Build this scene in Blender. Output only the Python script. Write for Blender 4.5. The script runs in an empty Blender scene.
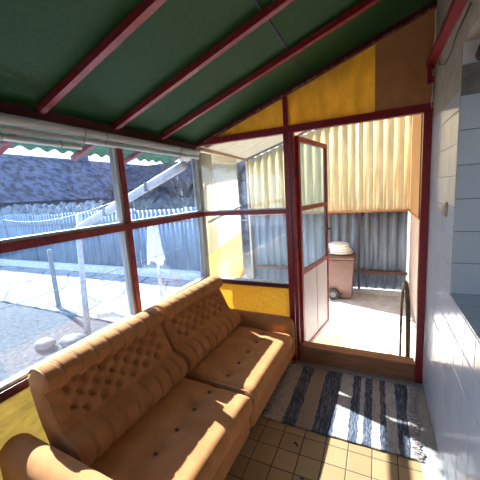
import bpy, bmesh, math, random
from mathutils import Vector, Matrix, noise
random.seed(7)
S = bpy.context.scene
COL = S.collection
PI = math.pi

# ------------------------------------------------------------------ camera
YAW, PITCH, ROLL, FPX = 0.4419, -0.1578, -0.0641, 292.8
cy_, sy_ = math.cos(YAW), math.sin(YAW)
fwd = Vector((-sy_*math.cos(PITCH), cy_*math.cos(PITCH), math.sin(PITCH)))
right = Vector((cy_, sy_, 0)); up = right.cross(fwd)
c_, s_ = math.cos(ROLL), math.sin(ROLL)
r_, u_ = c_*right + s_*up, -s_*right + c_*up
cam = bpy.data.cameras.new('camera'); camo = bpy.data.objects.new('camera', cam); COL.objects.link(camo)
m = Matrix((( r_.x, u_.x, -fwd.x), (r_.y, u_.y, -fwd.y), (r_.z, u_.z, -fwd.z))).to_4x4()
m.translation = Vector((-0.3402, -2.5012, 1.5739))
camo.matrix_world = m
cam.sensor_fit = 'HORIZONTAL'; cam.sensor_width = 36; cam.lens = 36*FPX/480; cam.clip_start = .02; cam.clip_end = 300
S.camera = camo

# ------------------------------------------------------------------ sky, sun, exposure
W = bpy.data.worlds.new('world'); S.world = W; W.use_nodes = True
wn = W.node_tree; wn.nodes.clear()
wo = wn.nodes.new('ShaderNodeOutputWorld'); wb = wn.nodes.new('ShaderNodeBackground'); wb.inputs[1].default_value = 1.7
tc = wn.nodes.new('ShaderNodeTexCoord'); sx = wn.nodes.new('ShaderNodeSeparateXYZ'); rp = wn.nodes.new('ShaderNodeValToRGB')
wn.links.new(tc.outputs['Generated'], sx.inputs[0]); wn.links.new(sx.outputs[2], rp.inputs[0])
rp.color_ramp.elements[0].position = 0.0; rp.color_ramp.elements[0].color = (.92, .95, 1, 1)
rp.color_ramp.elements[1].position = .7; rp.color_ramp.elements[1].color = (.45, .63, 1, 1)
wn.links.new(rp.outputs[0], wb.inputs[0]); wn.links.new(wb.outputs[0], wo.inputs[0])
sun = bpy.data.lights.new('sun', 'SUN'); suno = bpy.data.objects.new('sun', sun); COL.objects.link(suno)
sun.energy = 13.5; sun.angle = math.radians(.6); sun.color = (1, .93, .82)
EL = math.radians(37.5); AZ = Vector((-.949, .316, 0)).normalized()
sd = AZ*math.cos(EL) + Vector((0, 0, math.sin(EL)))
suno.rotation_euler = sd.to_track_quat('Z', 'Y').to_euler(); suno.location = (-4, 1, 5)
S.view_settings.view_transform = 'Standard'; S.view_settings.look = 'None'
S.view_settings.exposure = 1.6; S.view_settings.gamma = 1.0; S.view_settings.use_curve_mapping = False

# ------------------------------------------------------------------ materials
def nm(name):
    mt = bpy.data.materials.new(name); mt.use_nodes = True
    return mt, mt.node_tree, mt.node_tree.nodes['Principled BSDF'], mt.node_tree.nodes['Material Output']
def noise_tex(t, scale, detail=4, stretch=None, rough=.6):
    co = t.nodes.new('ShaderNodeTexCoord'); n = t.nodes.new('ShaderNodeTexNoise')
    n.inputs['Scale'].default_value = scale; n.inputs['Detail'].default_value = detail; n.inputs['Roughness'].default_value = rough
    if stretch:
        mp = t.nodes.new('ShaderNodeMapping'); mp.inputs['Scale'].default_value = stretch
        t.links.new(co.outputs['Object'], mp.inputs[0]); t.links.new(mp.outputs[0], n.inputs['Vector'])
    else: t.links.new(co.outputs['Object'], n.inputs['Vector'])
    return n
def ramp(t, src, stops):
    r = t.nodes.new('ShaderNodeValToRGB'); e = r.color_ramp.elements
    while len(e) < len(stops): e.new(.5)
    for k, (p, c) in enumerate(stops): e[k].position = p; e[k].color = (*c, 1)
    t.links.new(src, r.inputs[0]); return r
def bump(t, src, b, strength=.3, dist=.01):
    n = t.nodes.new('ShaderNodeBump'); n.inputs['Strength'].default_value = strength; n.inputs['Distance'].default_value = dist
    t.links.new(src, n.inputs['Height']); t.links.new(n.outputs[0], b.inputs['Normal']); return n
def mix2(name, a, b, scale=8, rough=.6, metal=0, bs=.2, bd=.004, stretch=None, lo=.35, hi=.65, spec=.5, detail=5):
    mt, t, p, o = nm(name); n = noise_tex(t, scale, detail, stretch)
    r = ramp(t, n.outputs['Fac'], [(lo, a), (hi, b)]); t.links.new(r.outputs[0], p.inputs['Base Color'])
    p.inputs['Roughness'].default_value = rough; p.inputs['Metallic'].default_value = metal
    p.inputs['Specular IOR Level'].default_value = spec
    if bs: bump(t, n.outputs['Fac'], p, bs, bd)
    return mt
def glass(name, tint, haze=.12, hazecol=(.7, .82, .95), ref=.06):
    mt, t, p, o = nm(name); t.nodes.remove(p)
    tr = t.nodes.new('ShaderNodeBsdfTransparent'); tr.inputs[0].default_value = (*tint, 1)
    tl = t.nodes.new('ShaderNodeBsdfTranslucent'); tl.inputs[0].default_value = (*hazecol, 1)
    n = noise_tex(t, 5, 6); m_ = t.nodes.new('ShaderNodeMapRange'); t.links.new(n.outputs['Fac'], m_.inputs[0])
    m_.inputs[1].default_value = .3; m_.inputs[2].default_value = .7; m_.inputs[3].default_value = haze*.6; m_.inputs[4].default_value = haze*1.5
    mx = t.nodes.new('ShaderNodeMixShader'); t.links.new(m_.outputs[0], mx.inputs[0]); t.links.new(tr.outputs[0], mx.inputs[1]); t.links.new(tl.outputs[0], mx.inputs[2])
    gl = t.nodes.new('ShaderNodeBsdfGlossy'); gl.inputs['Roughness'].default_value = .02
    m2 = t.nodes.new('ShaderNodeMixShader'); m2.inputs[0].default_value = ref
    t.links.new(mx.outputs[0], m2.inputs[1]); t.links.new(gl.outputs[0], m2.inputs[2]); t.links.new(m2.outputs[0], o.inputs[0])
    return mt
def sheet(name, col, tcol, f_trans=.5, f_clear=.0, scale=60, bs=.3, rough=.45, stretch=None, col2=None):
    """translucent plastic sheet"""
    mt, t, p, o = nm(name); n = noise_tex(t, scale, 3, stretch)
    c2 = col2 or tuple(c*.8 for c in col)
    r = ramp(t, n.outputs['Fac'], [(.35, c2), (.65, col)]); t.links.new(r.outputs[0], p.inputs['Base Color']); p.inputs['Roughness'].default_value = rough
    tl = t.nodes.new('ShaderNodeBsdfTranslucent')
    r2 = ramp(t, n.outputs['Fac'], [(.3, tuple(c*.72 for c in tcol)), (.7, tcol)]); t.links.new(r2.outputs[0], tl.inputs[0])
    b = bump(t, n.outputs['Fac'], p, bs, .004)
    mx = t.nodes.new('ShaderNodeMixShader'); mx.inputs[0].default_value = f_trans
    t.links.new(p.outputs[0], mx.inputs[1]); t.links.new(tl.outputs[0], mx.inputs[2])
    out = mx
    if f_clear:
        tr = t.nodes.new('ShaderNodeBsdfTransparent'); tr.inputs[0].default_value = (*tcol, 1)
        m2 = t.nodes.new('ShaderNodeMixShader'); m2.inputs[0].default_value = f_clear
        t.links.new(mx.outputs[0], m2.inputs[1]); t.links.new(tr.outputs[0], m2.inputs[2]); out = m2
    t.links.new(out.outputs[0], o.inputs[0]); return mt
def tile(name, col, col2, grout, size, axes, off=(0, 0), gw=.004, rough=.15, bs=.4):
    mt, t, p, o = nm(name); co = t.nodes.new('ShaderNodeTexCoord'); sp = t.nodes.new('ShaderNodeSeparateXYZ'); t.links.new(co.outputs['Object'], sp.inputs[0])
    def M(op, a, b=None):
        n = t.nodes.new('ShaderNodeMath'); n.operation = op
        for i, v in enumerate((a, b)):
            if v is None: continue
            if isinstance(v, (int, float)): n.inputs[i].default_value = v
            else: t.links.new(v, n.inputs[i])
        return n.outputs[0]
    ds = []; cells = []
    for k, ax in enumerate(axes):
        sz = size if isinstance(size, (int, float)) else size[k]
        a = M('DIVIDE', M('SUBTRACT', sp.outputs['XYZ'.index(ax)], off[k]), sz)
        f = M('FRACT', a); cells.append(M('FLOOR', a))
        ds.append(M('MULTIPLY', M('MINIMUM', f, M('SUBTRACT', 1, f)), sz))
    d = M('MINIMUM', ds[0], ds[1]) if len(ds) == 2 else ds[0]
    g = M('LESS_THAN', d, gw/2)
    wn_ = t.nodes.new('ShaderNodeTexWhiteNoise'); cm = t.nodes.new('ShaderNodeCombineXYZ')
    t.links.new(cells[0], cm.inputs[0]); t.links.new(cells[-1], cm.inputs[1]); t.links.new(cm.outputs[0], wn_.inputs['Vector'])
    n = noise_tex(t, 6, 5)
    ad = M('MULTIPLY', M('ADD', wn_.outputs['Value'], n.outputs['Fac']), .5)
    r = ramp(t, ad, [(.2, col), (.8, col2)])
    mx = t.nodes.new('ShaderNodeMix'); mx.data_type = 'RGBA'; t.links.new(g, mx.inputs['Factor']); t.links.new(r.outputs[0], mx.inputs['A']); mx.inputs['B'].default_value = (*grout, 1)
    t.links.new(mx.outputs['Result'], p.inputs['Base Color'])
    rr = M('ADD', M('MULTIPLY', g, .6), rough); t.links.new(rr, p.inputs['Roughness'])
    h = M('MINIMUM', d, gw*1.2); bump(t, h, p, bs, 1.0)
    return mt

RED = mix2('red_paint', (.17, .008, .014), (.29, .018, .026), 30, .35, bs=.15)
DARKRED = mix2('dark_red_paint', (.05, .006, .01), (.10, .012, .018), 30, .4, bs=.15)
REDW = mix2('weathered_red_paint', (.16, .02, .02), (.30, .22, .17), 40, .6, bs=.3, stretch=(1, 1, .15), lo=.5, hi=.62)
GREYWOOD = mix2('weathered_grey_wood', (.22, .19, .16), (.42, .38, .33), 30, .8, stretch=(1, 1, .1))
PUTTY = mix2('white_putty', (.55, .6, .6), (.8, .82, .8), 40, .7)
GREEN = sheet('green_fibre_sheet', (.022, .080, .020), (.10, .36, .055), .40, 0, 45, .6, .6, col2=(.018, .070, .022))
GREENOUT = sheet('green_corrugated_sheet', (.04, .15, .07), (.16, .30, .22), .45, 0, 30, .3, .5)
AMBER = sheet('amber_pebbled_sheet', (.46, .32, .07), (.92, .70, .22), .6, 0, 80, .9, .3, col2=(.34, .21, .04))
AMBERUP = sheet('amber_gable_sheet', (.50, .32, .08), (1.0, .74, .22), .66, 0, 14, .3, .4, stretch=(1, 1, .4), col2=(.45, .25, .03))
OLIVE = sheet('olive_fibre_sheet', (.30, .25, .10), (.55, .47, .22), .40, 0, 38, .9, .6, stretch=(1, .35, 1), col2=(.19, .15, .05))
BOARD = mix2('brown_hardboard', (.48, .20, .07), (.56, .25, .095), 12, .6, bs=.05)
CREAM = sheet('cream_corrugated_sheet', (.56, .47, .29), (.96, .87, .64), .5, .0, 10, .1, .5, stretch=(1, 1, .2), col2=(.52, .42, .24))
CREAMSIDE = sheet('pale_corrugated_sheet', (.68, .56, .34), (1.0, .97, .90), .55, .82, 10, .1, .5, stretch=(1, 1, .2), col2=(.58, .48, .3))
SHADESIDE = sheet('shade_yellow_sheet', (.75, .50, .12), (1.0, .86, .50), .5, .62, 10, .1, .5, stretch=(1, 1, .2), col2=(.66, .42, .1))  # yellow stands for shade on the lower side sheeting
SHADESOLID = sheet('shade_yellow_solid_sheet', (.75, .50, .12), (1.0, .80, .38), .5, .0, 10, .1, .5, stretch=(1, 1, .2), col2=(.66, .42, .1))  # same painted shade, without the clear part
ROOFSHEET = sheet('canopy_plastic_sheet', (.30, .26, .21), (.70, .62, .52), .35, .12, 8, .1, .5, col2=(.38, .33, .28))
GLASSB = glass('dusty_blue_glass', (.70, .775, .86), .012, (.45, .70, 1.0))
GLASS = glass('dusty_glass', (.86, .92, .94), .05)
GLASSD = glass('door_glass', (.72, .86, .95), .06)
FENCE = mix2('blue_grey_fence_metal', (.075, .125, .19), (.15, .22, .31), 5, .5, .0, bs=.05, stretch=(1, 1, .3))
FENCEY = mix2('grey_fence_metal', (.12, .16, .22), (.20, .25, .33), 6, .45, .1, bs=.05, stretch=(1, 1, .3))
RUST = mix2('rusty_rail', (.07, .035, .03), (.16, .08, .06), 40, .8)
DARKM = mix2('dark_metal', (.03, .03, .04), (.06, .06, .07), 30, .5, .3)
CONC = mix2('pale_concrete', (.46, .48, .52), (.64, .66, .70), 9, .9, bs=.4, detail=8)  # pale grey concrete, mottled by noise
SLABS, _t, _p, _o = nm('crazy_paving')
_c = _t.nodes.new('ShaderNodeTexCoord'); _v = _t.nodes.new('ShaderNodeTexVoronoi'); _v.feature = 'DISTANCE_TO_EDGE'; _v.inputs['Scale'].default_value = 1.25
_t.links.new(_c.outputs['Object'], _v.inputs['Vector'])
_r = ramp(_t, _v.outputs['Distance'], [(.012, (.03, .03, .03)), (.04, (.30, .295, .29))])
_n = noise_tex(_t, 5, 9); _r2 = ramp(_t, _n.outputs['Fac'], [(.35, (.6, .6, .6)), (.65, (1.1, 1.1, 1.1))])
_m = _t.nodes.new('ShaderNodeMix'); _m.data_type = 'RGBA'; _m.blend_type = 'MULTIPLY'; _m.inputs['Factor'].default_value = 1
_t.links.new(_r.outputs[0], _m.inputs['A']); _t.links.new(_r2.outputs[0], _m.inputs['B']); _t.links.new(_m.outputs['Result'], _p.inputs['Base Color']); _p.inputs['Roughness'].default_value = .9
bump(_t, _v.outputs['Distance'], _p, .3, .02)
SOIL = mix2('gravelly_soil', (.008, .008, .008), (.075, .07, .07), 14, .95, bs=.8, bd=.03, detail=9)
FLOORT = tile('beige_floor_tiles', (.31, .19, .085), (.40, .255, .12), (.045, .035, .028), .133, 'XY', (-1.016, -.863), .0045, .42, .5)
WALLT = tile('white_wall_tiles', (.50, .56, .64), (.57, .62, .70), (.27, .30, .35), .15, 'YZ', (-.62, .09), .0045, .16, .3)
JAMBT = tile('niche_tiles', (.50, .52, .54), (.58, .60, .62), (.22, .22, .22), (.3, .157), 'XZ', (-.1, 1.01), .004, .3, .3)
SILLT = tile('niche_sill_tiles', (.36, .39, .41), (.44, .47, .49), (.15, .15, .15), .15, 'XY', (0, -.93), .004, .25, .3)
PLASTER = mix2('beige_plaster', (.27, .225, .18), (.37, .31, .26), 14, .9, bs=.3)
GREYPL = mix2('grey_cement_patch', (.16, .14, .13), (.25, .23, .21), 20, .9, bs=.5)
CEM = mix2('floor_cement', (.26, .235, .21), (.36, .33, .29), 30, .8, bs=.3)
THR = mix2('threshold_wood', (.26, .11, .045), (.42, .19, .08), 12, .55, stretch=(.25, 3, 3), bs=.2)
OCHRE = mix2('ochre_wall', (.40, .22, .09), (.50, .29, .13), 7, .7, stretch=(1, 1, .2), bs=.1)
PINKW = mix2('pale_pink_wall', (.48, .36, .30), (.58, .46, .39), 7, .8, bs=.2)
PLAST = mix2('white_plastic', (.68, .68, .68), (.8, .8, .8), 15, .45, bs=.05)
DOORP = mix2('pale_lilac_door_board', (.58, .60, .70), (.66, .68, .77), 9, .4, bs=.05)
BLIND = mix2('rolled_blind_plastic', (.50, .52, .53), (.74, .76, .77), 25, .55, stretch=(1, .1, 1), bs=.3)
STRING = mix2('cord', (.25, .22, .2), (.35, .3, .28), 30, .8, bs=0)
BIN = mix2('brown_pink_bin_plastic', (.14, .078, .065), (.175, .098, .082), 12, .5, bs=.05)
RUBBER = mix2('black_rubber', (.015, .015, .018), (.03, .03, .035), 30, .7)
BAG = mix2('white_bag', (.7, .72, .75), (.85, .87, .9), 12, .5, bs=.4, bd=.02)
HOOP = mix2('green_brown_tube_paint', (.035, .05, .03), (.16, .10, .05), 14, .5, .2)
POLEW = mix2('white_pole_paint', (.36, .36, .38), (.50, .50, .53), 18, .5)
POLEG = mix2('grey_post', (.12, .12, .13), (.2, .19, .2), 18, .8)
STONE = mix2('pale_stone', (.10, .10, .10), (.2, .195, .19), 9, .9)
FELT = mix2('dark_roof_felt', (.008, .009, .014), (.035, .038, .055), 3, 1, bs=.3, bd=.04, spec=0)
CLOTH = mix2('white_rag', (.65, .72, .8), (.85, .9, .95), 18, .9, bs=.4, bd=.02)
BRICK = mix2('neighbour_wall', (.06, .07, .10), (.12, .13, .17), 3, .9)
ROOFT = mix2('neighbour_roof_tiles', (.006, .008, .018), (.065, .075, .12), 3.5, .9, bs=.4, bd=.05, detail=9, lo=.44, hi=.56)
BARK = mix2('bare_branches', (.04, .035, .035), (.10, .09, .09), 12, .9)
BRUSH = mix2('dry_brush', (.05, .06, .07), (.22, .24, .26), 9, .95, bs=.6, bd=.05, detail=9)
OVALM = mix2('tarnished_metal', (.24, .19, .16), (.36, .29, .24), 40, .35, .5)
PURP = mix2('brown_enamel', (.045, .02, .025), (.08, .035, .04), 20, .3)
WIREB = mix2('wire', (.04, .04, .04), (.06, .06, .06), 20, .5, bs=0)
WHT = mix2('white_padding', (.78, .78, .8), (.86, .86, .88), 20, .6, bs=.05)

def fabric():
    mt, t, p, o = nm('golden_brown_corduroy')
    n = noise_tex(t, 9, 5); r = ramp(t, n.outputs['Fac'], [(.3, (.41, .165, .055)), (.7, (.54, .235, .085))])
    t.links.new(r.outputs[0], p.inputs['Base Color']); p.inputs['Roughness'].default_value = .85
    p.inputs['Sheen Weight'].default_value = .3; p.inputs['Sheen Tint'].default_value = (1, .75, .45, 1); p.inputs['Sheen Roughness'].default_value = .4
    p.inputs['Specular IOR Level'].default_value = .15
    co = t.nodes.new('ShaderNodeTexCoord'); w = t.nodes.new('ShaderNodeTexWave'); w.wave_type = 'BANDS'; w.bands_direction = 'DIAGONAL'
    w.inputs['Scale'].default_value = 60; w.inputs['Distortion'].default_value = .6; t.links.new(co.outputs['Object'], w.inputs['Vector'])
    bump(t, w.outputs['Fac'], p, .14, .002); return mt
FAB = fabric()
PIPE = mix2('sofa_piping', (.42, .20, .08), (.52, .28, .12), 30, .7, bs=0)
BUTTON = mix2('sofa_button', (.09, .045, .02), (.13, .065, .03), 30, .8, bs=0)
BASEK = mix2('sofa_base_board', (.03, .018, .012), (.05, .03, .02), 30, .7, bs=0)
def rugmat():
    mt, t, p, o = nm('woven_rag_rug')
    co = t.nodes.new('ShaderNodeTexCoord'); sp = t.nodes.new('ShaderNodeSeparateXYZ'); t.links.new(co.outputs['Object'], sp.inputs[0])
    n1 = noise_tex(t, 60, 2, (1, .25, 1)); ad = t.nodes.new('ShaderNodeMath'); ad.operation = 'MULTIPLY_ADD'
    t.links.new(n1.outputs['Fac'], ad.inputs[0]); ad.inputs[1].default_value = .03; t.links.new(sp.outputs[0], ad.inputs[2])
    mr = t.nodes.new('ShaderNodeMapRange'); mr.inputs[1].default_value = -1.0+.015-(-.54); mr.inputs[2].default_value = -.13+.015+.54
    t.links.new(ad.outputs[0], mr.inputs[0])
    navy, be, bg, gr = (.032, .048, .082), (.46, .36, .28), (.34, .25, .18), (.44, .41, .37)
    edges = [(-1.0, be), (-.92, navy), (-.83, bg), (-.715, navy), (-.59, gr), (-.50, navy), (-.44, gr), (-.41, navy), (-.36, be), (-.31, navy), (-.27, gr), (-.205, navy)]
    r = t.nodes.new('ShaderNodeValToRGB'); r.color_ramp.interpolation = 'CONSTANT'; e = r.color_ramp.elements
    while len(e) < len(edges): e.new(.5)
    for k, (x, c) in enumerate(edges): e[k].position = (x+1.0)/.87; e[k].color = (*c, 1)
    t.links.new(mr.outputs[0], r.inputs[0])
    n2 = noise_tex(t, 42, 2, (2.2, .35, 1), .8); r2 = ramp(t, n2.outputs['Fac'], [(.46, (0, 0, 0)), (.60, (1, 1, 1))])
    mx = t.nodes.new('ShaderNodeMix'); mx.data_type = 'RGBA'; mx.blend_type = 'MIX'
    mu = t.nodes.new('ShaderNodeMath'); mu.operation = 'MULTIPLY'; t.links.new(r2.outputs[0], mu.inputs[0]); mu.inputs[1].default_value = .62
    t.links.new(mu.outputs[0], mx.inputs['Factor']); t.links.new(r.outputs[0], mx.inputs['A']); mx.inputs['B'].default_value = (.23, .22, .225, 1)
    t.links.new(mx.outputs['Result'], p.inputs['Base Color']); p.inputs['Roughness'].default_value = .95
    n3 = noise_tex(t, 90, 2, (1, .35, 1)); bump(t, n3.outputs['Fac'], p, .8, .012); return mt
RUG = rugmat()
FRINGE = mix2('rug_fringe', (.42, .37, .36), (.60, .54, .52), 40, .95, bs=0)

# ------------------------------------------------------------------ mesh helpers
class MB:
    def __init__(s): s.bm = bmesh.new()
    def box(s, a, b, bev=0):
        lo = [min(a[i], b[i]) for i in range(3)]; hi = [max(a[i], b[i]) for i in range(3)]
        c = [(lo[i]+hi[i])/2 for i in range(3)]; d = [hi[i]-lo[i] for i in range(3)]
        r = bmesh.ops.create_cube(s.bm, size=1, matrix=Matrix.Translation(c) @ Matrix.Diagonal((*d, 1)))
        if bev: bmesh.ops.bevel(s.bm, geom=list({e for v in r['verts'] for e in v.link_edges}), offset=bev, segments=2, affect='EDGES', profile=.5)
        return s
    def bar(s, a, b, w, h, upv=(0, 0, 1), bev=0):
        a, b = Vector(a), Vector(b); d = (b-a); L = d.length; z = d.normalized(); x = Vector(upv).cross(z)
        if x.length < 1e-4: x = Vector((1, 0, 0)).cross(z)
        x.normalize(); y = z.cross(x)
        mt = Matrix((x, y, z)).transposed().to_4x4(); mt.translation = (a+b)/2
        r = bmesh.ops.create_cube(s.bm, size=1, matrix=mt @ Matrix.Diagonal((w, h, L, 1)))
        if bev: bmesh.ops.bevel(s.bm, geom=list({e for v in r['verts'] for e in v.link_edges}), offset=bev, segments=2, affect='EDGES', profile=.5)
        return s
    def tube(s, pts, rad, n=10, cap=True):
        pts = [Vector(p) for p in pts]; rings = []
        ref = Vector((.31, .17, .93)).normalized()
        for i, p in enumerate(pts):
            d = (pts[min(i+1, len(pts)-1)] - pts[max(i-1, 0)]).normalized()
            x = ref.cross(d)
            if x.length < .1: x = Vector((1, 0, 0)).cross(d)
            x.normalize(); y = d.cross(x); r = rad[i] if isinstance(rad, (list, tuple)) else rad
            rings.append([s.bm.verts.new(p + x*math.cos(2*PI*k/n)*r + y*math.sin(2*PI*k/n)*r) for k in range(n)])
        for A, B in zip(rings, rings[1:]):
            for k in range(n): s.bm.faces.new((A[k], A[(k+1) % n], B[(k+1) % n], B[k]))
        if cap: s.bm.faces.new(rings[0][::-1]); s.bm.faces.new(rings[-1])
        return s
    def prism(s, poly, ext):
        """poly: 3D points in a plane, extruded by vector ext"""
        e = Vector(ext); a = [s.bm.verts.new(Vector(p)) for p in poly]; b = [s.bm.verts.new(Vector(p)+e) for p in poly]
        s.bm.faces.new(a[::-1]); s.bm.faces.new(b); n = len(poly)
        for k in range(n): s.bm.faces.new((a[k], a[(k+1) % n], b[(k+1) % n], b[k]))
        return s
    def grid(s, fn, nu, nv, closeu=False):
        V = [[s.bm.verts.new(fn(i/nu, j/nv)) for j in range(nv+1)] for i in range(nu+1)]
        for i in range(nu):
            for j in range(nv): s.bm.faces.new((V[i][j], V[i+1][j], V[i+1][j+1], V[i][j+1]))
        return V
    def slab(s, fn, nu, nv, thick):
        """a sheet with real thickness: fn(u,v) -> point; thick = offset vector"""
        th = Vector(thick); A = s.grid(fn, nu, nv); B = s.grid(lambda u, v: Vector(fn(u, v))+th, nu, nv)
        for i in range(nu):
            s.bm.faces.new((A[i][0], B[i][0], B[i+1][0], A[i+1][0])); s.bm.faces.new((A[i][nv], A[i+1][nv], B[i+1][nv], B[i][nv]))
        for j in range(nv):
            s.bm.faces.new((A[0][j], A[0][j+1], B[0][j+1], B[0][j])); s.bm.faces.new((A[nu][j], B[nu][j], B[nu][j+1], A[nu][j+1]))
        return s
    def sphere(s, c, r, sc=(1, 1, 1), n=12):
        bmesh.ops.create_uvsphere(s.bm, u_segments=n, v_segments=max(6, n//2+2), radius=r, matrix=Matrix.Translation(c) @ Matrix.Diagonal((*sc, 1))); return s
    def cyl(s, a, b, r, n=20): return s.tube([a, b], r, n)
    def rbox(s, lo, hi, r, n=6, flat=10, disp=None):
        lo, hi = Vector(lo), Vector(hi); c = (lo+hi)/2; h = (hi-lo)/2
        def coords(hh):
            a = [hh - r + r*math.tan(PI/4*k/n) for k in range(n+1)] if r > 0 else [hh]
            fl = flat if isinstance(flat, int) else 10
            m_ = [(-1+2*k/fl)*(hh-r) for k in range(1, fl)]
            return [-x for x in a[::-1]] + m_ + a
        C3 = [coords(h[i]) for i in range(3)]
        for ax in range(3):
            o1, o2 = [(1, 2), (2, 0), (0, 1)][ax]
            for sg in (-1, 1):
                V = []
                for p in C3[o1]:
                    row = []
                    for q in C3[o2]:
                        P = Vector((0, 0, 0)); P[ax] = sg*h[ax]; P[o1] = p; P[o2] = q
                        I = Vector([max(-(h[i]-r), min(h[i]-r, P[i])) for i in range(3)])
                        d = P-I
                        if d.length > 0: d = d.normalized()
                        Q = I + d*r + c
                        if disp: Q = disp(Q, d)
                        row.append(s.bm.verts.new(Q))
                    V.append(row)
                for i in range(len(V)-1):
                    for j in range(len(V[0])-1):
                        f = (V[i][j], V[i+1][j], V[i+1][j+1], V[i][j+1]); s.bm.faces.new(f if sg > 0 else f[::-1])
        bmesh.ops.remove_doubles(s.bm, verts=s.bm.verts, dist=1e-5); return s
    def build(s, name, mat, parent=None, smooth=False, **kw):
        bmesh.ops.recalc_face_normals(s.bm, faces=s.bm.faces)
        me = bpy.data.meshes.new(name); s.bm.to_mesh(me); s.bm.free()
        me.materials.append(mat)
        if smooth:
            for p in me.polygons: p.use_smooth = True
        o = bpy.data.objects.new(name, me); COL.objects.link(o)
        if parent: o.parent = parent
        for k, v in kw.items(): o[k] = v
        return o
def empty(name, loc=(0, 0, 0), rz=0, **kw):
    o = bpy.data.objects.new(name, None); COL.objects.link(o); o.location = loc; o.rotation_euler = (0, 0, rz); o.empty_display_size = .05
    for k, v in kw.items(): o[k] = v
    return o
def part(parent, mb, name, mat, smooth=False, **kw):
    """geometry written in world coordinates, hung under a thing"""
    o = mb.build(name, mat, None, smooth, **kw); o.parent = parent
    root = parent
    M = Matrix.Identity(4); chain = []
    p = parent
    while p: chain.append(Matrix.LocRotScale(p.location, p.rotation_euler, p.scale)); p = p.parent
    for q in reversed(chain): M = M @ q
    o.data.transform(M.inverted()); return o
def st(mb, name, mat, parent=None, smooth=False): 
    if parent: return part(parent, mb, name, mat, smooth)
    return mb.build(name, mat, None, smooth, kind='structure')
def lerp(a, b, t): return a+(b-a)*t

# ------------------------------------------------------------------ dimensions
WX = -1.937; H = 2.05; TZ = 1.396; SZ = .737; SL = .341; GZ = -.4; FY = 3.25; YB = -3.8
DX = -1.03   # door jamb
def roofz(x): return H + SL*(x-WX)

# ------------------------------------------------------------------ structure: porch
st(MB().box((WX-.06, YB, -.12), (.05, -.03, 0)), 'floor', FLOORT)
st(MB().box((-1.0, -.09, 0), (0, -.032, .003)), 'trim_1', CEM)
st(MB().box((-.10, -1.25, 0), (-.001, -.091, .0025)), 'trim_10', CEM)
# roof: inner flat sheet and outer corrugated sheet
st(MB().prism([(WX-.02, YB, roofz(WX-.02)+.03), (.0, YB, roofz(0)+.03), (.0, YB, roofz(0)+.036), (WX-.02, YB, roofz(WX-.02)+.036)], (0, .02-YB, 0)), 'ceiling', GREEN)
def roofout(u, v):
    y = lerp(YB, .25, u); x = lerp(-2.41, .05, v); return Vector((x, y, roofz(x)+.062+.012*math.sin(2*PI*y/.112)))
st(MB().slab(roofout, 290, 1, (0, 0, .003)), 'roof_sheet', GREENOUT)
# rafters (red) at regular spacing
for k, y in enumerate([-.521, -.99, -1.474, -1.96, -2.44, -2.92, -3.4]):
    a = (-2.37, y, roofz(-2.37)); b = (-.001, y, roofz(0)-.001)
    st(MB().bar(a, b, .034, .036, upv=(1, 0, 0)), 'trim_%d' % (k+2), RED)
# batten seam of the sheets, running along the porch
st(MB().box((-.862, YB, roofz(-.855)+.021), (-.850, .0, roofz(-.855)+.0285)), 'trim_9', DARKM)

# left wall: beam, posts, transom, sill
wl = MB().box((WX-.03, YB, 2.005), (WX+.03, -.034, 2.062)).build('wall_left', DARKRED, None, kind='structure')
for k, y in enumerate([-.977, -1.98, -2.95]):
    st(MB().box((WX-.028, y-.02, SZ), (WX+.028, y+.022, 2.005)), 'mullion', RED, wl)
    st(MB().box((WX-.034, y-.042, SZ), (WX+.020, y-.0202, 2.005)), 'weathered_mullion_board', GREYWOOD, wl)
st(MB().box((WX-.0275, YB, TZ-.026), (WX+.032, -.034, TZ+.018)), 'transom', RED, wl)
st(MB().box((WX-.03, YB, TZ+.018), (WX+.018, -.034, TZ+.034)), 'putty_line', PUTTY, wl)
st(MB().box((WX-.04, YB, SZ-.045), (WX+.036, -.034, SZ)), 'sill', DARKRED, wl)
st(MB().box((WX-.03, YB, SZ), (WX+.014, -.034, SZ+.016)), 'putty_line', PUTTY, wl)
st(MB().box((WX-.035, YB, 0), (WX+.03, -.034, .06)), 'bottom_rail', RED, wl)
for k, y in enumerate([-.60, -1.25, -2.045, -2.9]):
    st(MB().box((WX-.025, y-.02, .06), (WX+.028, y+.02, SZ-.045)), 'lower_post', RED, wl)
ys = [-.034, -.977, -1.98, -2.95, YB]
wi = 1
for k in range(4):
    for z0, z1 in ((SZ+.016, TZ-.026), (TZ+.034, 2.005)):
        w = MB().box((WX-.004, ys[k+1]+.022, z0), (WX, ys[k]-(.042 if k else 0), z1)).build('window_%d' % wi, GLASSB, None, kind='structure'); wi += 1
yl = [-.034, -.60, -1.25, -2.045, -2.9, YB]
for k in range(5):
    st(MB().box((WX-.008, yl[k+1]+.02, .06), (WX-.001, yl[k]-(.02 if k else 0), SZ-.045)), 'lower_panel', OLIVE, wl)
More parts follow.
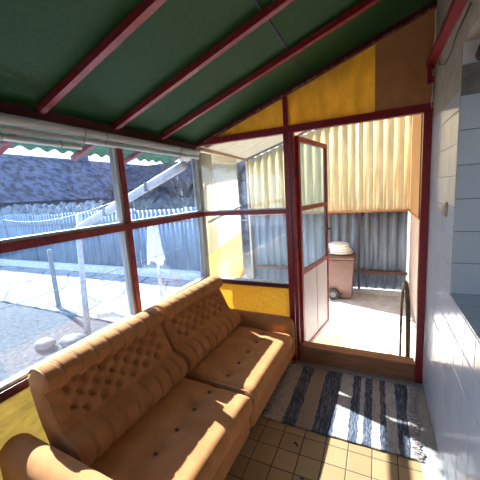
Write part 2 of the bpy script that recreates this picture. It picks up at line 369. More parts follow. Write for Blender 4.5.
# end wall
we = MB().box((WX-.035, -.034, 0), (WX+.03, .034, H)).build('wall_end', GREYWOOD, None, kind='structure')
st(MB().box((WX-.036, -.04, 0), (WX-.012, -.0345, 2.0)), 'corner_board', GREYWOOD, we)
st(MB().bar((WX+.03, 0, H+.02), (.0, 0, H+.02), .052, .055), 'lintel', RED, we)
st(MB().box((DX-.024, -.03, 0), (DX+.024, .03, H-.008)), 'door_jamb', RED, we)
st(MB().box((DX+.030, -.024, .0), (DX+.060, .036, H-.008)), 'door_jamb', RED, we)
st(MB().box((-.052, -.03, 0), (-.002, .03, H-.008)), 'door_jamb', RED, we)
st(MB().box((DX-.018, -.026, H+.0465), (DX+.018, .026, roofz(DX)-.03)), 'gable_post', RED, we)
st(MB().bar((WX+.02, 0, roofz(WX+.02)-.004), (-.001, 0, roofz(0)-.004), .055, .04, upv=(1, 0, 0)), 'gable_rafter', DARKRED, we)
st(MB().bar((WX+.06, -.034, roofz(WX+.06)-.022), (-.001, -.034, roofz(0)-.022), .006, .012, upv=(1, 0, 0)), 'gable_batten', REDW, we)
st(MB().box((WX+.03, -.028, TZ-.022), (DX-.024, .028, TZ+.018)), 'transom', RED, we)
st(MB().box((WX+.03, -.022, TZ+.018), (DX-.024, .022, TZ+.028)), 'putty_line', PUTTY, we)
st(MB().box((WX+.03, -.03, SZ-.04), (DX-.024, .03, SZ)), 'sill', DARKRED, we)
st(MB().box((WX+.03, -.024, SZ), (DX-.024, .024, SZ+.012)), 'putty_line', PUTTY, we)
st(MB().box((WX+.03, -.03, 0), (DX-.024, .03, .06)), 'bottom_rail', RED, we)
st(MB().box((WX+.03, -.006, .06), (DX-.024, -.002, SZ-.04)), 'amber_panel', AMBER, we)
def gpanel(x0, x1, y):
    z = lambda x: roofz(x)-.028
    x0_ = max(x0, WX+.11)
    return MB().prism([(x0_, y, H+.046), (x1, y, H+.046), (x1, y, z(x1)), (x0_, y, max(z(x0_), H+.05))], (0, .004, 0))
st(gpanel(WX+.11, DX-.018, 0), 'amber_gable_panel', AMBERUP, we)
st(gpanel(DX+.018, -.347, .0), 'amber_gable_panel', AMBERUP, we)
st(gpanel(-.36, -.004, -.008), 'hardboard_gable_panel', BOARD, we)
w = MB().box((WX+.03, -.002, SZ+.012), (DX-.024, .002, TZ-.022)).build('window_%d' % wi, GLASS, None, kind='structure'); wi += 1
w = MB().box((WX+.03, -.002, TZ+.028), (DX-.024, .002, H-.008)).build('window_%d' % wi, GLASS, None, kind='structure'); wi += 1
# threshold
st(MB().box((-.968, -.03, 0.002), (-.054, .075, .157), .006), 'threshold', THR)
st(MB().box((WX-.06, .036, GZ), (.17, .075, -.001)), 'plinth', CONC)

# right house wall with deep window niche
JY = -.78; NZ = 1.0; NT = 2.17
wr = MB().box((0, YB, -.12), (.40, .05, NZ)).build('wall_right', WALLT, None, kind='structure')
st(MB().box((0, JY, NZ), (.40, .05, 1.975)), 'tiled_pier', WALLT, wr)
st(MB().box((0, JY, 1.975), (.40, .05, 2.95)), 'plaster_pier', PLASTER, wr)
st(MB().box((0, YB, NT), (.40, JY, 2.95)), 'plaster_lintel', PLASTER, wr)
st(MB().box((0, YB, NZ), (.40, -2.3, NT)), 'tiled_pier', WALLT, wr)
st(MB().box((.004, JY-.008, NZ+.006), (.34, JY-.0005, 1.945)), 'niche_jamb_tiles', JAMBT, wr)
st(MB().box((.0, JY-.010, 1.945), (.34, JY-.0005, 2.075)), 'cement_patch', GREYPL, wr)
st(MB().box((.002, JY-.006, 2.075), (.34, JY-.0005, NT)), 'painted_jamb', PLAST, wr)
st(MB().box((.001, -2.299, NZ+.0005), (.34, JY-.0005, NZ+.006)), 'niche_sill_tiles', SILLT, wr)
wf = MB().box((.34, -2.299, NZ), (.38, JY, NZ+.06)).box((.34, -2.299, NT-.06), (.38, JY, NT)).box((.34, JY-.06, NZ+.06), (.38, JY, NT-.06)).box((.34, -2.299, NZ+.06), (.38, -2.24, NT-.06)).box((.34, -1.56, NZ+.06), (.38, -1.5, NT-.06)).build('window_%d' % wi, PLAST, None, kind='structure')
st(MB().box((.356, -2.24, NZ+.06), (.362, JY-.06, NT-.06)), 'pane', GLASS, wf)
st(MB().box((.62, -2.6, .8), (.64, -.4, 2.4)), 'room_curtain', PLAST, wf)
# back wall behind the camera
st(MB().box((WX-.03, YB-.08, -.12), (.4, YB, 2.9)), 'wall_back', PLASTER)

# ------------------------------------------------------------------ open door
hx, hy = -.962, .052; ex, ey = -.835, .79
dv = Vector((ex-hx, ey-hy, 0)); DL = dv.length; dv.normalize(); dn = Vector((dv.y, -dv.x, 0))
dr = empty('door_1', (hx, hy, 0), 0, kind='structure')
def dbar(s0, z0, s1, z1, w=.034, th=.032, off=0):
    """door member in door plane between (s,z) rectangle corners"""
    P = [Vector((hx, hy, 0))+dv*s_0+Vector((0, 0, z_0))-dn*(th/2-off) for s_0, z_0 in ((s0, z0), (s1, z0), (s1, z1), (s0, z1))]
    return MB().prism(P, dn*th)
DZ0, DZ1 = .05, 2.02
part(dr, dbar(0, DZ0, .036, DZ1), 'stile', RED); part(dr, dbar(DL-.036, DZ0, DL, DZ1), 'stile', RED)
for a, b in ((DZ1-.04, DZ1), (1.385, 1.425), (.80, .84), (DZ0, DZ0+.04)):
    part(dr, dbar(.036, a, DL-.036, b), 'door_rail', RED)
part(dr, dbar(.036, 1.425, DL-.036, DZ1-.04, th=.004), 'pane', GLASSD)
part(dr, dbar(.036, .84, DL-.036, 1.385, th=.004), 'pane', GLASSD)
lp = part(dr, dbar(.036, DZ0+.04, DL-.036, .80, th=.014), 'lower_board', DOORP)
part(dr, dbar(DL*.52-.002, DZ0+.04, DL*.52+.002, .80, th=.018), 'board_seam', POLEG)
hp = Vector((hx, hy, 0))+dv*(DL-.02)
part(dr, MB().bar(hp+dn*.018+Vector((0, 0, 1.04)), hp+dn*.018+Vector((0, 0, 1.20)), .03, .006).tube([hp+dn*.015+Vector((0, 0, 1.14)), hp+dn*.05+Vector((0, 0, 1.14)), hp+dn*.055-dv*.09+Vector((0, 0, 1.14))], .008, 8), 'door_handle', DARKM)
for z in (.35, 1.1, 1.72): part(dr, MB().cyl((hx-.004, hy-.028, z-.04), (hx-.004, hy-.028, z+.04), .009, 10), 'hinge', DARKM)

# ------------------------------------------------------------------ yard behind the door
st(MB().box((-2.95, .076, GZ-.1), (.175, FY+.05, GZ)), 'yard_floor', CONC)
gm = MB()
gm.grid(lambda u, v: Vector((lerp(-45, 8, u), lerp(-14, 45, v), GZ-.03+.012*noise.noise(Vector((lerp(-45, 8, u)*1.3, lerp(-14, 45, v)*1.3, 0))))), 120, 120)
st(gm, 'ground', SOIL)
def pav(x0, x1, y0a, y0b, y1):
    return MB().prism([(x0, y0a, GZ-.03), (x1, y0b, GZ-.03), (x1, y1, GZ-.03), (x0, y1, GZ-.03)], (0, 0, .035))
st(pav(-12, -2.96, .85, .72, FY-.02), 'path', SLABS)
st(MB().box((-3.35, -4, GZ-.03), (-2.0, .70, GZ+.012)), 'path_strip', CONC)
kerb = st(MB().box((-14, FY-.16, GZ-.05), (-2.96, FY+.02, -.22), .01), 'kerb_garden', CONC)
st(MB().box((-2.94, FY-.12, GZ-.05), (.17, FY+.04, -.34), .01), 'kerb_yard', CONC)
# house wall continuing outside
wy = MB().box((.17, .076, 1.10), (.45, FY+.3, 3.3)).build('wall_yard', OCHRE, None, kind='structure')
st(MB().box((.178, .076, GZ-.1), (.45, FY+.3, 1.075)), 'lower_wall', PINKW, wy)
st(MB().box((.158, .076, 1.075), (.45, FY+.01, 1.10)), 'ledge', BOARD, wy)
st(MB().box((.155, 1.95, 1.102), (.1695, 1.97, 3.1)), 'cover_strip', RUST, wy)

# corrugated sheet maker: vertical sheet along P0->P1
def corr(p0, p1, z0f, z1f, lam, amp, thick=.003, ribbed=False, per=10, zc=1, clipped=None):
    p0, p1 = Vector(p0), Vector(p1); L = (p1-p0).length; d = (p1-p0).normalized(); n = Vector((-d.y, d.x, 0))
    N = max(4, int(L/lam*per))
    def fn(u, v):
        s = u*L; ph = 2*PI*s/lam
        a = math.sin(ph)
        if ribbed == 'rib':
            f = (s/lam) % 1; a = max(-1, min(1, (abs(f-.5)-.30)*14))
        elif ribbed: a = max(-1, min(1, a*1.9))
        P = p0+d*s+n*(amp*a); z0 = z0f(s); z1 = z1f(s); P.z = lerp(z0, z1, v); return P
    return MB().slab(fn, N, zc, n*thick)
# yard fence (under the cream gable)
yf = empty('fence', (-1.3, FY, GZ), 0, label='grey corrugated metal fence closing the yard, behind the wheelie bin', category='fence')
xs = [-2.76, -1.9, -.63, .165]
for k in range(3):
    part(yf, corr((xs[k]+.02, FY, 0), (xs[k+1]-.02, FY, 0), lambda s: -.32, lambda s: 1.12, .15, .018, ribbed=True), 'fence_sheet', FENCEY, True)
for x in (-2.74, -.63): part(yf, MB().box((x-.02, FY-.055, GZ), (x+.02, FY-.02, 1.10)), 'post', DARKM)
part(yf, MB().box((-2.76, FY-.052, -.03), (.165, FY-.022, .02)), 'rail', RUST)
part(yf, MB().box((-2.76, FY-.06, 1.095), (.165, FY+.035, 1.127)), 'rail', THR)
# cream gable sheets above the fence
def cz(x, y): return 2.02 + .30*(x-WX) + .147*y
cg = empty('corrugated_panel', (-1.3, FY, 1.12), 0, label='striped cream corrugated sheeting above the grey fence, at the back of the yard', category='wall panel')
xx = [-2.76, -1.72, -.68, .165]
for k in range(3):
    x0 = xx[k]; part(cg, corr((x0, FY-.02, 0), (xx[k+1]+.0, FY-.02, 0), lambda s: 1.128, lambda s, x0=x0: cz(x0+s, FY)-.02,   .157, .022, ribbed='rib', per=20), 'sheet', CREAM, True)
part(cg, MB().bar((-2.78, FY-.07, cz(-2.78, FY)-.0), (.165, FY-.07, cz(.165, FY)-.0), .04, .04), 'top_rail', POLEG)
part(cg, MB().box((-2.80, FY-.06, GZ), (-2.765, FY-.02, cz(-2.78, FY)-.03)), 'corner_post', PINKW)
# side sheeting: from the porch corner to the back
SA = Vector((WX-.01, .10, 0)); SB = Vector((-2.40, 1.90, 0)); sl = (SB-SA).length
def atS(s): return SA+(SB-SA)*(s/sl)
sw = empty('corrugated_panel', (-2.3, 1.4, GZ), 0, label='bright pale corrugated side sheeting running back from the porch corner post', category='wall panel')
SM = .42
for a, b, m1, m2 in ((0, SM, CREAM, SHADESOLID), (SM, sl, CREAMSIDE, SHADESIDE)):
    part(sw, corr(atS(a), atS(b), lambda s, a=a: lerp(.95, .93, (a+s)/sl), lambda s, a=a: cz(atS(a+s).x, atS(a+s).y)-.03, .095, .012), 'sheet', m1, True)
    part(sw, corr(atS(a), atS(b), lambda s, a=a: lerp(.16, .30, (a+s)/sl), lambda s, a=a: lerp(.95, .93, (a+s)/sl), .06, .008), 'shaded_lower_sheet', m2, True, label='finely ribbed lower side sheeting, its shade put into the colour as yellow')  # shaded lower part of the sheeting, drawn as a yellow sheet
part(sw, MB().bar(atS(0)+Vector((.03, 0, .14)), atS(sl)+Vector((.03, 0, .28)), .03, .03), 'rail', THR)
part(sw, MB().bar(atS(0)+Vector((.03, 0, 1.30)), atS(sl)+Vector((.03, 0, 1.36)), .02, .02), 'rail', POLEG)
part(sw, corr(SA, SB, lambda s: GZ, lambda s: lerp(.12, .26, s/sl), .2, .002), 'base_sheet', CREAMSIDE, True)
# canopy roof
cn = empty('canopy', (-1.3, 1.6, 2.3), 0, label='see-through corrugated canopy roof over the yard outside the door', category='roof')
def can(u, v):
    y = lerp(.08, FY+.06, u); e = lerp(WX, -2.77, max(0, (y-.0)/FY))-.34; x = lerp(e, .165, v)
    return Vector((x, y, cz(x, y)+.05+.025*math.sin(2*PI*y/.19)))
part(cn, MB().slab(can, 230, 8, (0, 0, .003)), 'roof_sheet', ROOFSHEET, True)
for x in (-1.45, -.7): part(cn, MB().bar((x, .08, cz(x, .08)-.01), (x, FY-.1, cz(x, FY-.1)-.01), .035, .035), 'batten', GREYWOOD)
part(cn, MB().bar((WX-.02, .14, cz(WX, .14)-.0), (-2.76, FY-.1, cz(-2.76, FY-.1)-.0), .04, .03), 'eave_rail', THR)
part(cn, MB().bar((WX+.05, .1, cz(WX+.05, .1)-.005), (.15, .1, cz(.15, .1)-.005), .03, .03), 'batten', GREYWOOD)

# wheelie bin
bx, by = -.91, 2.90
wb_ = empty('wheelie_bin', (bx, by, GZ), 0, label='brown pink wheelie bin standing in the yard against the grey fence', category='bin')
def taper(z0, z1, w0, w1, d0, d1, n=4):
    mb = MB(); V = []
    for z, w_, d_ in ((z0, w0, d0), (z1, w1, d1)):
        V.append([mb.bm.verts.new((bx+sx_*w_/2, by+sy__*d_/2, z)) for sx_, sy__ in ((-1, -1), (1, -1), (1, 1), (-1, 1))])
    mb.bm.faces.new(V[0][::-1]); mb.bm.faces.new(V[1])
    for k in range(4): mb.bm.faces.new((V[0][k], V[0][(k+1) % 4], V[1][(k+1) % 4], V[1][k]))
    bmesh.ops.bevel(mb.bm, geom=list(mb.bm.edges), offset=.02, segments=3, affect='EDGES', profile=.5); return mb
part(wb_, taper(GZ+.03, GZ+.70, .34, .44, .36, .46), 'bin_body', BIN, True)
part(wb_, MB().rbox((bx-.25, by-.25, GZ+.70), (bx+.25, by+.25, GZ+.725), .012, 3, 4), 'rim', BIN)
part(wb_, MB().rbox((bx-.245, by-.25, GZ+.725), (bx+.245, by+.24, GZ+.785), .028, 4, 6), 'lid', BIN, True)
part(wb_, MB().tube([(bx-.16, by-.25, GZ+.755), (bx-.16, by-.29, GZ+.77), (bx+.16, by-.29, GZ+.77), (bx+.16, by-.25, GZ+.755)], .013, 8), 'bin_handle', BIN)
part(wb_, MB().cyl((bx-.24, by+.02, GZ+.095), (bx+.24, by+.02, GZ+.095), .012), 'axle', DARKM)
for sgn in (-1, 1):
    wh = part(wb_, MB().cyl((bx+sgn*.195, by-.12, GZ+.10), (bx+sgn*.245, by-.12, GZ+.10), .10, 28), 'wheel', RUBBER)
    part(wh, MB().cyl((bx+sgn*.19, by-.12, GZ+.10), (bx+sgn*.250, by-.12, GZ+.10), .05, 20), 'wheel_hub', POLEG)
wb_.rotation_euler.z = -PI/2
bg = MB()
def lump(cx_, cy2, cz_, a, b, c, sd_):
    def fn(u, v):
        th = u*2*PI; ph = v*PI; d = Vector((math.cos(th)*math.sin(ph), math.sin(th)*math.sin(ph), math.cos(ph)))
        k = 1+.13*noise.noise(d*2.2+Vector((sd_, 0, 0)))
        q = Vector((math.copysign(abs(d.x)**.7, d.x)*a*k, math.copysign(abs(d.y)**.7, d.y)*b*k, d.z*c*k)); return q+Vector((cx_, cy2, cz_))
    return fn
for k in range(4): bg.grid(lump(bx-.015*k, by, GZ+.822+.048*k, .19-.006*k, .15, .037, k*3.1), 28, 12)
bg.build('folded_sack', BAG, None, True, label='folded white sack lying on the lid of the wheelie bin', category='sack')

# bent tube handrail outside the door
hr = empty('handrail', (-.1, .37, GZ), 0, label='bent green metal tube rail standing just outside the doorway', category='handrail')
hoop = [(-.085, .20, GZ, .019), (-.085, .20, 0, .019), (-.088, .21, .35, .019), (-.092, .235, .55, .019), (-.097, .28, .66, .018), (-.102, .35, .71, .017), (-.108, .43, .675, .015), (-.112, .49, .58, .014), (-.116, .54, .42, .013), (-.118, .55, .2, .012), (-.118, .55, GZ, .012)]
part(hr, MB().tube([p[:3] for p in hoop], [p[3] for p in hoop], 12), 'tube', HOOP, True)
for x, y in ((-.085, .20), (-.118, .55)): part(hr, MB().box((x-.04, y-.04, GZ), (x+.04, y+.04, GZ+.008)), 'foot_plate', DARKM)

# ------------------------------------------------------------------ garden seen through the left windows
gf = empty('fence', (-8, FY, GZ), 0, label='blue grey ribbed metal fence across the garden, seen through the left windows', category='fence')
x = -13.5; k = 0
while x < -3.0:
    x1 = min(x+1.5, -2.84)
    tp = 1.33+.03*math.sin(k*2.1)
    part(gf, corr((x+.004, FY+.02, 0), (x1-.004, FY+.02, 0), lambda s: -.21, lambda s, tp=tp: tp, .14, .018, ribbed=True, per=8), 'fence_sheet', FENCE, True)
    part(gf, MB().box((x-.025, FY+.05, -.21), (x+.025, FY+.10, tp+.02)), 'post', POLEG)
    x += 1.5; k += 1
part(gf, MB().box((-13.5, FY-.022, .98), (-2.85, FY-.004, 1.02)), 'rail', POLEG)
# neighbour's long house
nb = empty('house', (-17, 16, GZ), 0, label='long low neighbouring house with a dark blue grey roof beyond the garden fence', category='house')
part(nb, MB().box((-20, 4.3, GZ), (-14.3, 34, 1.9)), 'wall', BRICK)
part(nb, MB().prism([(-14.0, 4.0, 1.8), (-20.3, 4.0, 1.8), (-17.1, 4.0, 4.25)], (0, 30.5, 0)), 'roof', ROOFT)
for yc in (10.5, 19): part(nb, MB().box((-17.6, yc, 3.4), (-17.0, yc+.5, 4.7)), 'chimney', BRICK)
for yc in (6.5, 10, 14, 18, 23):
    wq = part(nb, MB().box((-14.31, yc, .4), (-14.26, yc+1.2, 1.5)), 'window', POLEW); part(wq, MB().box((-14.27, yc+.08, .48), (-14.25, yc+1.12, 1.42)), 'pane', DARKM)
# second, nearer shed roof seen right of the mullion
sh = empty('shed', (-9.4, 8.5, GZ), 0, label='grey shed with a sloping roof behind the fence, beside the bare tree', category='shed')
part(sh, MB().box((-11.6, 7.6, GZ), (-5.2, 10.4, 2.1)), 'wall', ROOFT)
part(sh, MB().prism([(-11.8, 7.3, 2.05), (-11.8, 10.7, 2.05), (-11.8, 9.0, 3.2)], (6.8, 0, 0)), 'roof', FELT)

def tree(x, y, h, seed, label, spread=.55):
    rnd = random.Random(seed); root = empty('bare_tree', (x, y, GZ), 0, label=label, category='tree', group='bare trees behind the fence')
    tr = MB(); br = MB()
    def grow(p, d, L, r, lvl, mb):
        n = 4; pts_ = [p]; q = p.copy(); dd = d.copy()
        for i in range(n):
            dd = (dd+Vector((rnd.uniform(-.18, .18), rnd.uniform(-.18, .18), rnd.uniform(-.02, .14)))).normalized(); q = q+dd*L/n; pts_.append(q.copy())
        mb.tube(pts_, [r*(1-.5*i/n) for i in range(n+1)], 5 if lvl else 8)
        if lvl < 4:
            for i in range(4 if lvl < 3 else 3):
                t = rnd.uniform(.35, 1); P = pts_[min(n, int(t*n))]
                a = rnd.uniform(0, 2*PI); nd = (dd+Vector((math.cos(a), math.sin(a), rnd.uniform(-.1, .5)))*spread*1.3).normalized()
                grow(P, nd, L*rnd.uniform(.55, .75), r*.5, lvl+1, br)
    grow(Vector((x, y, GZ)), Vector((0, 0, 1)), h*.42, h*.018, 0, tr)
    part(root, tr, 'trunk', BARK, True); part(root, br, 'branches', BARK, True)
tree(-6.45, 6.2, 5.6, 3, 'tall bare winter tree behind the fence, near the porch corner post')
tree(-8.9, 6.3, 4.6, 11, 'smaller bare tree behind the fence, left of the taller one')
tree(-3.6, 7.0, 4.0, 23, 'bare tree seen through the gap between the side sheeting and the back sheeting')
# dry hedge
hg = MB()
def hedge(u, v):
    X = lerp(-13.5, -8.0, u); a = v*PI
    k = noise.noise(Vector((X*2.2, v*3, 0)))*.08+noise.noise(Vector((X*9, v*12, 3)))*.16
    return Vector((X, 4.1-math.cos(a)*(.38+k*.5), GZ+math.sin(a)**.5*(1.98+k)))
hg.grid(hedge, 260, 24)
hg.build('hedge', BRUSH, None, False, label='pale dry hedge with a ragged top behind the left end of the garden fence', category='hedge')
# poles
MB().tube([(-5.97, .92, GZ), (-5.975, .92, .3), (-5.98, .92, .75)], [.045, .042, .038], 10).build('garden_post', POLEG, None, True, label='short grey post in the garden standing at the edge of the paving', category='post')
MB().tube([(-4.36, .31, GZ), (-4.33, .34, .5), (-4.31, .36, 1.10), (-4.31, .42, 1.42)], [.046, .04, .036, .034], 12).build('garden_pole', POLEW, None, True, label='white upright pole in the garden seen through the nearest big window', category='pole')
MB().tube([(-3.36, .92, GZ), (-3.37, .92, .4), (-3.40, .92, 1.24)], [.026, .024, .022], 10).build('garden_pole', POLEW, None, True, label='thin pale pole with a white rag hanging on it', category='pole')
# rag
def rag(u, v):
    a = u*2*PI; r = .05+.055*v+.018*math.sin(5*a+v*3); return Vector((-3.395+math.cos(a)*r*1.3, .92+math.sin(a)*r, lerp(1.2, .62+.04*math.sin(3*a), v)))
MB().slab(rag, 40, 12, (0, 0, .004)).build('rag', CLOTH, None, True, label='white rag hanging from the thin pole before the blue grey fence', category='rag')
# white sloping downpipe / gutter arm, from the eave corner down to the white pole
dp = empty('downpipe', (-2.3, .28, 1.9), 0, label='white sloping gutter pipe from the porch eave down to the white pole', category='pipe')
A = Vector((-2.27, .29, 1.93)); B = Vector((-4.18, .31, 1.24))
part(dp, MB().bar(A, B, .10, .085, upv=(0, 1, 0), bev=.03), 'channel', POLEW, True)
part(dp, MB().tube([B+Vector((.02, 0, 0)), B+Vector((-.03, 0, -.01)), B+Vector((-.055, 0, -.07)), B+Vector((-.05, 0, -.16))], [.045, .045, .04, .038], 10), 'elbow', POLEW, True)
for t in (.3, .5, .7): 
    P = A.lerp(B, t); part(dp, MB().bar(P-Vector((.02, 0, 0)), P+Vector((.02, 0, 0)), .112, .10, upv=(0, 1, 0)), 'clamp', POLEG)
# stones by the pole and cables
for k, (x, y, r) in enumerate([(-4.3, .02, .17), (-4.62, -.18, .14), (-3.95, -.16, .13)]):
    mb = MB(); mb.grid(lump(x, y, GZ+.03, r, r*.8, r*.5, k*5.3+1), 20, 10)
    mb.build('stone', STONE, None, True, label=['flat pale stone nearest the foot of the white pole', 'pale stone left of the white pole, farthest from it', 'pale stone right of the white pole, close to the porch'][k], category='stone', group='stones by the white pole')
def cable(name, a, b, sag, r, mat, label, n=16):
    a, b = Vector(a), Vector(b); P = [a.lerp(b, i/n)-Vector((0, 0, sag*4*(i/n)*(1-i/n))) for i in range(n+1)]
    MB().tube(P, r, 6).build(name, mat, None, True, label=label, category='cable')
cable('clothesline', (-3.0, -3.2, .80), (-3.0, 3.1, .86), .02, .004, POLEG, 'thin taut line stretched low across the garden outside the left windows')
cable('cable', (-9.5, 2.0, 1.28), (-2.50, .45, 1.86), .26, .007, POLEW, 'white sagging cable from the porch eave out across the garden')

# ------------------------------------------------------------------ sofa
sofa = empty('sofa', (-1.425, -1.0, 0), math.radians(-2.0), label='golden brown corduroy sofa with tufted backrest under the left windows', category='sofa')
def loc(mb, name, mat, parent=None, smooth=True, **kw):
    return mb.build(name, mat, parent or sofa, smooth, **kw)
# local: x toward the room, y along the sofa
Y0, Y1 = -.84, .84
# base
loc(MB().box((-.36, -.90, .0), (.33, .90, .06)), 'plinth', BASEK, smooth=False)
def basedisp(P, d):
    return P + Vector((.012*math.sin(min(1, max(0, (P.z-.05)/.19))*PI)*(1 if d.x > .3 else 0), 0, 0))
loc(MB().rbox((-.38, -.93, .05), (.375, -.002, .235), .055, 6, 10, basedisp), 'base_roll', FAB)
loc(MB().rbox((-.38, .002, .05), (.375, .92, .235), .055, 6, 10, basedisp), 'base_roll', FAB)
# seat cushions
def seat(y0, y1, btn):
    def dsp(P, d):
        if d.z > .2:
            k = d.z; 
            cx_ = (P.x-(-.08))/.50; cyy = (P.y-(y0+y1)/2)/((y1-y0)/2)
            P = P+Vector((0, 0, .018*k*max(0, 1-cx_**2*.8)*max(0, 1-cyy**4)))
            for bx_, by_ in btn:
                q = ((P.x-bx_)**2/.05**2+(P.y-by_)**2/.05**2); P = P-Vector((0, 0, .026*math.exp(-q)*k))
            q = abs(P.x-btn[0][0])/.035; P = P-Vector((0, 0, .005*math.exp(-q*q)*k))
        return P
    mb = MB(); mb.rbox((-.18, y0, .225), (.415, y1, .352), .055, 6, 34, dsp)
    o = loc(mb, 'seat_cushion', FAB)
    for bx_, by_ in btn: loc(MB().sphere((bx_, by_, .345), .011, (1, 1, .5), 10), 'button', BUTTON, o)
    # piping round the front top edge
    mb = MB(); zt = .34
    mb.tube([(-.1, y0+.012, .345), (.355, y0+.008, .345), (.395, y0+.006, .318), (.414, y0+.006, .27)], .006, 6)
    loc(mb, 'piping', PIPE, o)
bA = [(.135, -.84+.84*(i+.5)/5.2+.03) for i in range(5)]
bB = [(.165, .0+.84*(i+.5)/5.2+.03) for i in range(5)]
seat(-.838, -.002, bA); seat(.002, .838, bB)
# backrests: profile (x,z) swept along y with channels and tufts
prof = [(-.13, .335), (-.09, .36), (-.068, .40), (-.066, .44), (-.085, .485), (-.135, .512), (-.185, .525),
        (-.205, .56), (-.222, .60), (-.242, .64), (-.260, .68), (-.275, .70), (-.285, .714),
        (-.255, .722), (-.232, .742), (-.226, .77), (-.238, .80), (-.268, .824), (-.308, .834), (-.352, .828), (-.385, .805), (-.397, .77), (-.39, .70), (-.355, .55), (-.31, .44), (-.27, .335)]
def back(y0, y1):
    # resample profile
    pr = [Vector((a, 0, b)) for a, b in prof]; cum = [0]
    for a, b in zip(pr, pr[1:]): cum.append(cum[-1]+(b-a).length)
    N = 110; rs = []
    for i in range(N+1):
        s = cum[-1]*i/N; k = max(j for j in range(len(cum)) if cum[j] <= s+1e-9); k = min(k, len(pr)-2)
        rs.append(pr[k].lerp(pr[k+1], (s-cum[k])/(cum[k+1]-cum[k])))
    # smooth
    for _ in range(4): rs = [rs[0]]+[(rs[i-1]+rs[i]*2+rs[i+1])/4 for i in range(1, N)]+[rs[-1]]
    nr = []
    for i in range(N+1):
        t = (rs[min(N, i+1)]-rs[max(0, i-1)]).normalized(); nr.append(Vector((t.z, 0, -t.x)))
    L = y1-y0; nch = 9; M_ = 144
    def zone(P, i):
        front = i < N*.70
        bol = 1 if (P.z < .525 and front) else 0
        roll = 1 if (P.z > .722 and P.x > -.392) else 0
        return bol, roll, front
    def fn(u, v):
        i = min(N, int(round(v*N))); P = rs[i].copy(); n = nr[i]; yy = u*L
        bol, roll, front = zone(P, i); off = 0
        if roll:
            ph = (yy/(L/nch)) % 1; w_ = min(1, (P.z-.724)/.03) if front else 1
            w_ *= min(1, max(0, (P.x+.392)/.03))
            off += -.010*w_*(math.exp(-(min(ph, 1-ph)/.07)**2))
        if bol:
            ph = (yy/(L/nch)) % 1; w_ = min(1, (.525-P.z)/.03); off += -.011*w_*(math.exp(-(min(ph, 1-ph)/.10)**2))
        if front and .53 < P.z < .735:
            # tufted diamonds
            nc = 7; dy = (L-.10)/nc; rows = [.565, .605, .645, .685, .718]
            w_ = min(1, (P.z-.53)/.02, (.735-P.z)/.02)
            for r_i, zr in enumerate(rows):
                o_ = .5 if r_i % 2 else 0
                t = (yy-.05)/dy - o_ ; near = round(t)
                if 0 <= near <= nc-(1 if o_ else 0) and 0 < near+o_ < nc:
                    dyy = (t-near)*dy; q = (dyy**2+(P.z-zr)**2*1.2)/.019**2
                    off -= .028*math.exp(-q)
            a1 = ((yy-.05)/dy/1 + (P.z-.565)/.08) % 1; a2 = ((yy-.05)/dy/1 - (P.z-.565)/.08) % 1
            for a in (a1, a2): off -= .006*math.exp(-(min(a, 1-a)/.10)**2)*w_
            off += .008*w_
        e = min(u, 1-u)*L
        if e < .045: off -= .026*(1-math.sqrt(max(0, 1-(1-e/.045)**2)))
        P = P+n*off; P.y = y0+yy; return P
    mb = MB(); V = mb.grid(fn, M_, N)
    mb.bm.faces.new([V[0][j] for j in range(N+1)]); mb.bm.faces.new([V[-1][j] for j in range(N, -1, -1)])
    o = loc(mb, 'backrest', FAB)
    mb = MB()
    nc = 7; dy = (L-.10)/nc
    for k in range(1, nch):
        yy = y0+L*k/nch
        P = [rs[i]+nr[i]*(-.0055)+Vector((0, yy, 0)) for i in range(N+1) if zone(rs[i], i)[1]]
        loc(MB().tube(P[::2], .003, 5), 'piping', PIPE, o)
        P = [rs[i]+nr[i]*(-.0085)+Vector((0, yy, 0)) for i in range(2, N+1) if zone(rs[i], i)[0]]
        loc(MB().tube(P[::2], .003, 5), 'piping', PIPE, o)
    for yy in (y0+.012, y1-.012):
        P = [rs[i]+nr[i]*(-.004)+Vector((0, yy, 0)) for i in range(2, int(N*.88))]; loc(MB().tube(P[::2], .004, 5), 'piping', PIPE, o)
    for r_i, zr in enumerate([.565, .605, .645, .685, .718]):
        o_ = .5 if r_i % 2 else 0
        i = min(range(int(N*.6)), key=lambda q: abs(rs[q].z-zr) + (0 if rs[q].x < -.15 else 1))
        for k in range(0, nc+1):
            t = k+o_
            if 0 < t < nc:
                P = rs[i]+nr[i]*(-.013)+Vector((0, y0+.05+t*dy, 0)); b_ = loc(MB().sphere(P, .0065, (1, 1, 1), 8), 'button', PIPE, o)
back(-.81, -.009); back(.009, .80)
# arms
def arm(y0, y1, top):
    def dsp(P, d):
        if P.x > .3: P = P-Vector((0, 0, .018*min(1, (P.x-.3)/.15)*max(0, (P.z-.2)/.3)))
        return P
    o = loc(MB().rbox((-.43 if y0 < 0 else -.36, y0, .06), (.395, y1, top), .07, 8, 14, dsp), 'armrest', FAB)
    sgn = 1
    loc(MB().tube([(.399, y0+.07, .26), (.385, y0+.04, top-.07), (.36, y0+.065, top-.018), (.36, y1-.065, top-.018), (.385, y1-.04, top-.07), (.399, y1-.07, .26)], .005, 6), 'piping', PIPE, o)
arm(.842, .945, .455); arm(-.975, -.842, .545)
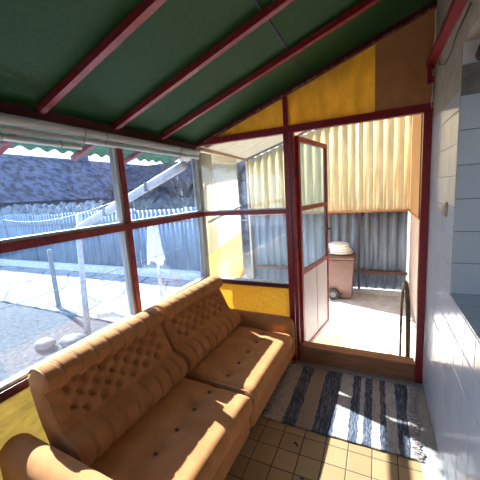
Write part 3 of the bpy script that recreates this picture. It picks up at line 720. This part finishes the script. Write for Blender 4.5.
# ------------------------------------------------------------------ rug
rg = empty('rag_rug', (-.54, -.46, 0), math.radians(0), label='blue and beige striped rag rug with fringed ends before the door', category='rug')
RX0, RX1, RY0, RY1 = -1.0, -.135, -.80, -.105
def rugf(u, v):
    X = lerp(RX0, RX1, u)+.006*math.sin(v*9)-(v-.5)*-.03; Yv = lerp(RY0, RY1, v)+.012*noise.noise(Vector((u*6, v*2, 1)))
    return Vector((X, Yv, .004+.007+.003*noise.noise(Vector((u*14, v*12, 0)))))
part(rg, MB().slab(rugf, 80, 60, (0, 0, -.008)), 'woven_mat', RUG, True)
fr = MB(); rn = random.Random(5)
for e, sgn, xe in ((0, -1, RX0), (1, 1, RX1)):
    for k in range(58):
        v = (k+.5)/58; P = rugf(e, v); L = rn.uniform(.035, .075)
        q = [P+Vector((sgn*L*t, rn.uniform(-.012, .012)*t*1.5, -.004*t)) for t in (0, .35, .7, 1)]
        fr.tube([Vector((a.x, a.y, max(.005, a.z))) for a in q], [.0042, .0036, .003, .004], 5)
part(rg, fr, 'fringe', FRINGE, True, kind='stuff')
# dark leaf crumbs on the tiles
for k, (x, y, s) in enumerate([(-.79, -.93, .012), (-.70, -1.14, .013), (-.69, -1.19, .010)]):
    mb = MB(); mb.grid(lump(x, y, .006, s, s*.6, .005, k*2.7), 12, 6); mb.grid(lump(x+.014, y-.01, .006, s*.5, s*.5, .005, k*1.7), 10, 6)
    mb.build('dry_leaf', PURP, None, True, label=['dark crumb of dry leaf on the tiles nearest the rug', 'dark crumb of dry leaf in the middle of the three on the tiles', 'dark crumb of dry leaf farthest from the rug'][k], category='leaf', group='leaf crumbs on the tiles')

# ------------------------------------------------------------------ rolled blinds under the beam
def roll(name, y0, y1, x, z, r, label, ties):
    root = empty(name, (x, (y0+y1)/2, z), 0, label=label, category='blind', group='rolled blinds under the beam')
    def fn(u, v):
        a = v*2*PI; y = lerp(y0, y1, u); rr = r*(1+.06*math.sin(3*a+y*2)); return Vector((x+math.cos(a)*rr*.9, y, z+math.sin(a)*rr))
    mb = MB(); V = mb.grid(fn, 60, 18); mb.bm.faces.new([V[0][j] for j in range(18)]); mb.bm.faces.new([V[-1][j] for j in range(18)])
    bmesh.ops.remove_doubles(mb.bm, verts=mb.bm.verts, dist=1e-5)
    part(root, mb, 'roll', BLIND, True)
    for y in ties:
        part(root, MB().tube([(x+math.cos(a)*r*1.05, y, z+math.sin(a)*r*1.08) for a in [2*PI*k/14 for k in range(15)]], .003, 5), 'tie_cord', STRING)
roll('rolled_blind', -3.6, -.06, WX+.062, 1.975, .024, 'upper of the grey white blinds rolled tight along the beam over the windows', (-.35, -1.12, -1.27, -1.7))
roll('rolled_blind', -3.6, -.07, WX+.062, 1.9295, .0155, 'lower rolled blind running the whole window length just under the upper one', (-.36, -1.13, -1.28))
roll('rolled_blind', -3.6, -1.30, WX+.062, 1.892, .016, 'short rolled blind hanging lowest and ending before the red mullion', (-1.42, -1.7))

# ------------------------------------------------------------------ odd things on the right wall
MB().bar((-.022, -1.10, 2.33), (-.022, .0, 2.345), .05, .036).bar((-.022, -.02, 2.345), (-.022, -.02, 2.22), .05, .036).build('wall_brace', RED, None, label='red painted timber along the top of the white wall by the gable', category='timber')
ov = MB()
def oval(u, v):
    a = u*2*PI; return Vector((-.001-.012*math.sqrt(max(0, 1-v*v)), -.60+math.cos(a)*.042*v, 1.415+math.sin(a)*.046*v))
ov.grid(oval, 32, 8); bmesh.ops.remove_doubles(ov.bm, verts=ov.bm.verts, dist=1e-5)
ov.build('wall_plate', OVALM, None, True, label='oval tarnished metal plate fixed on the white tiled wall', category='plate')
def wcable(pts, r, mat, label, name='cable'):
    MB().tube([Vector(p) for p in pts], r, 6).build(name, mat, None, True, label=label, category='cable')
wcable([(-.006, -.20, 2.32), (-.008, -.28, 2.25), (-.006, -.42, 2.205), (-.008, -.58, 2.21), (-.006, -.68, 2.25), (-.004, -.9, 2.27)], .003, WIREB, 'thin dark wire looping across the plaster near the roof')
wcable([(-.008, -.06, 2.30), (-.012, -.03, 2.24), (-.008, -.06, 2.17), (-.010, -.02, 2.10), (-.008, -.045, 2.06)], .0045, POLEW, 'short white cable running down beside the gable board')
lm = empty('wall_lamp', (.11, -.80, 2.06), 0, label='dark brown enamel lamp head in the window niche at the right edge', category='lamp')
part(lm, MB().sphere((.075, -.84, 2.105), .045, (.8, .8, 1), 16), 'lamp_head', PURP, True)
part(lm, MB().cyl((.075, -.81, 2.105), (.075, -.787, 2.105), .03), 'lamp_base', PURP)
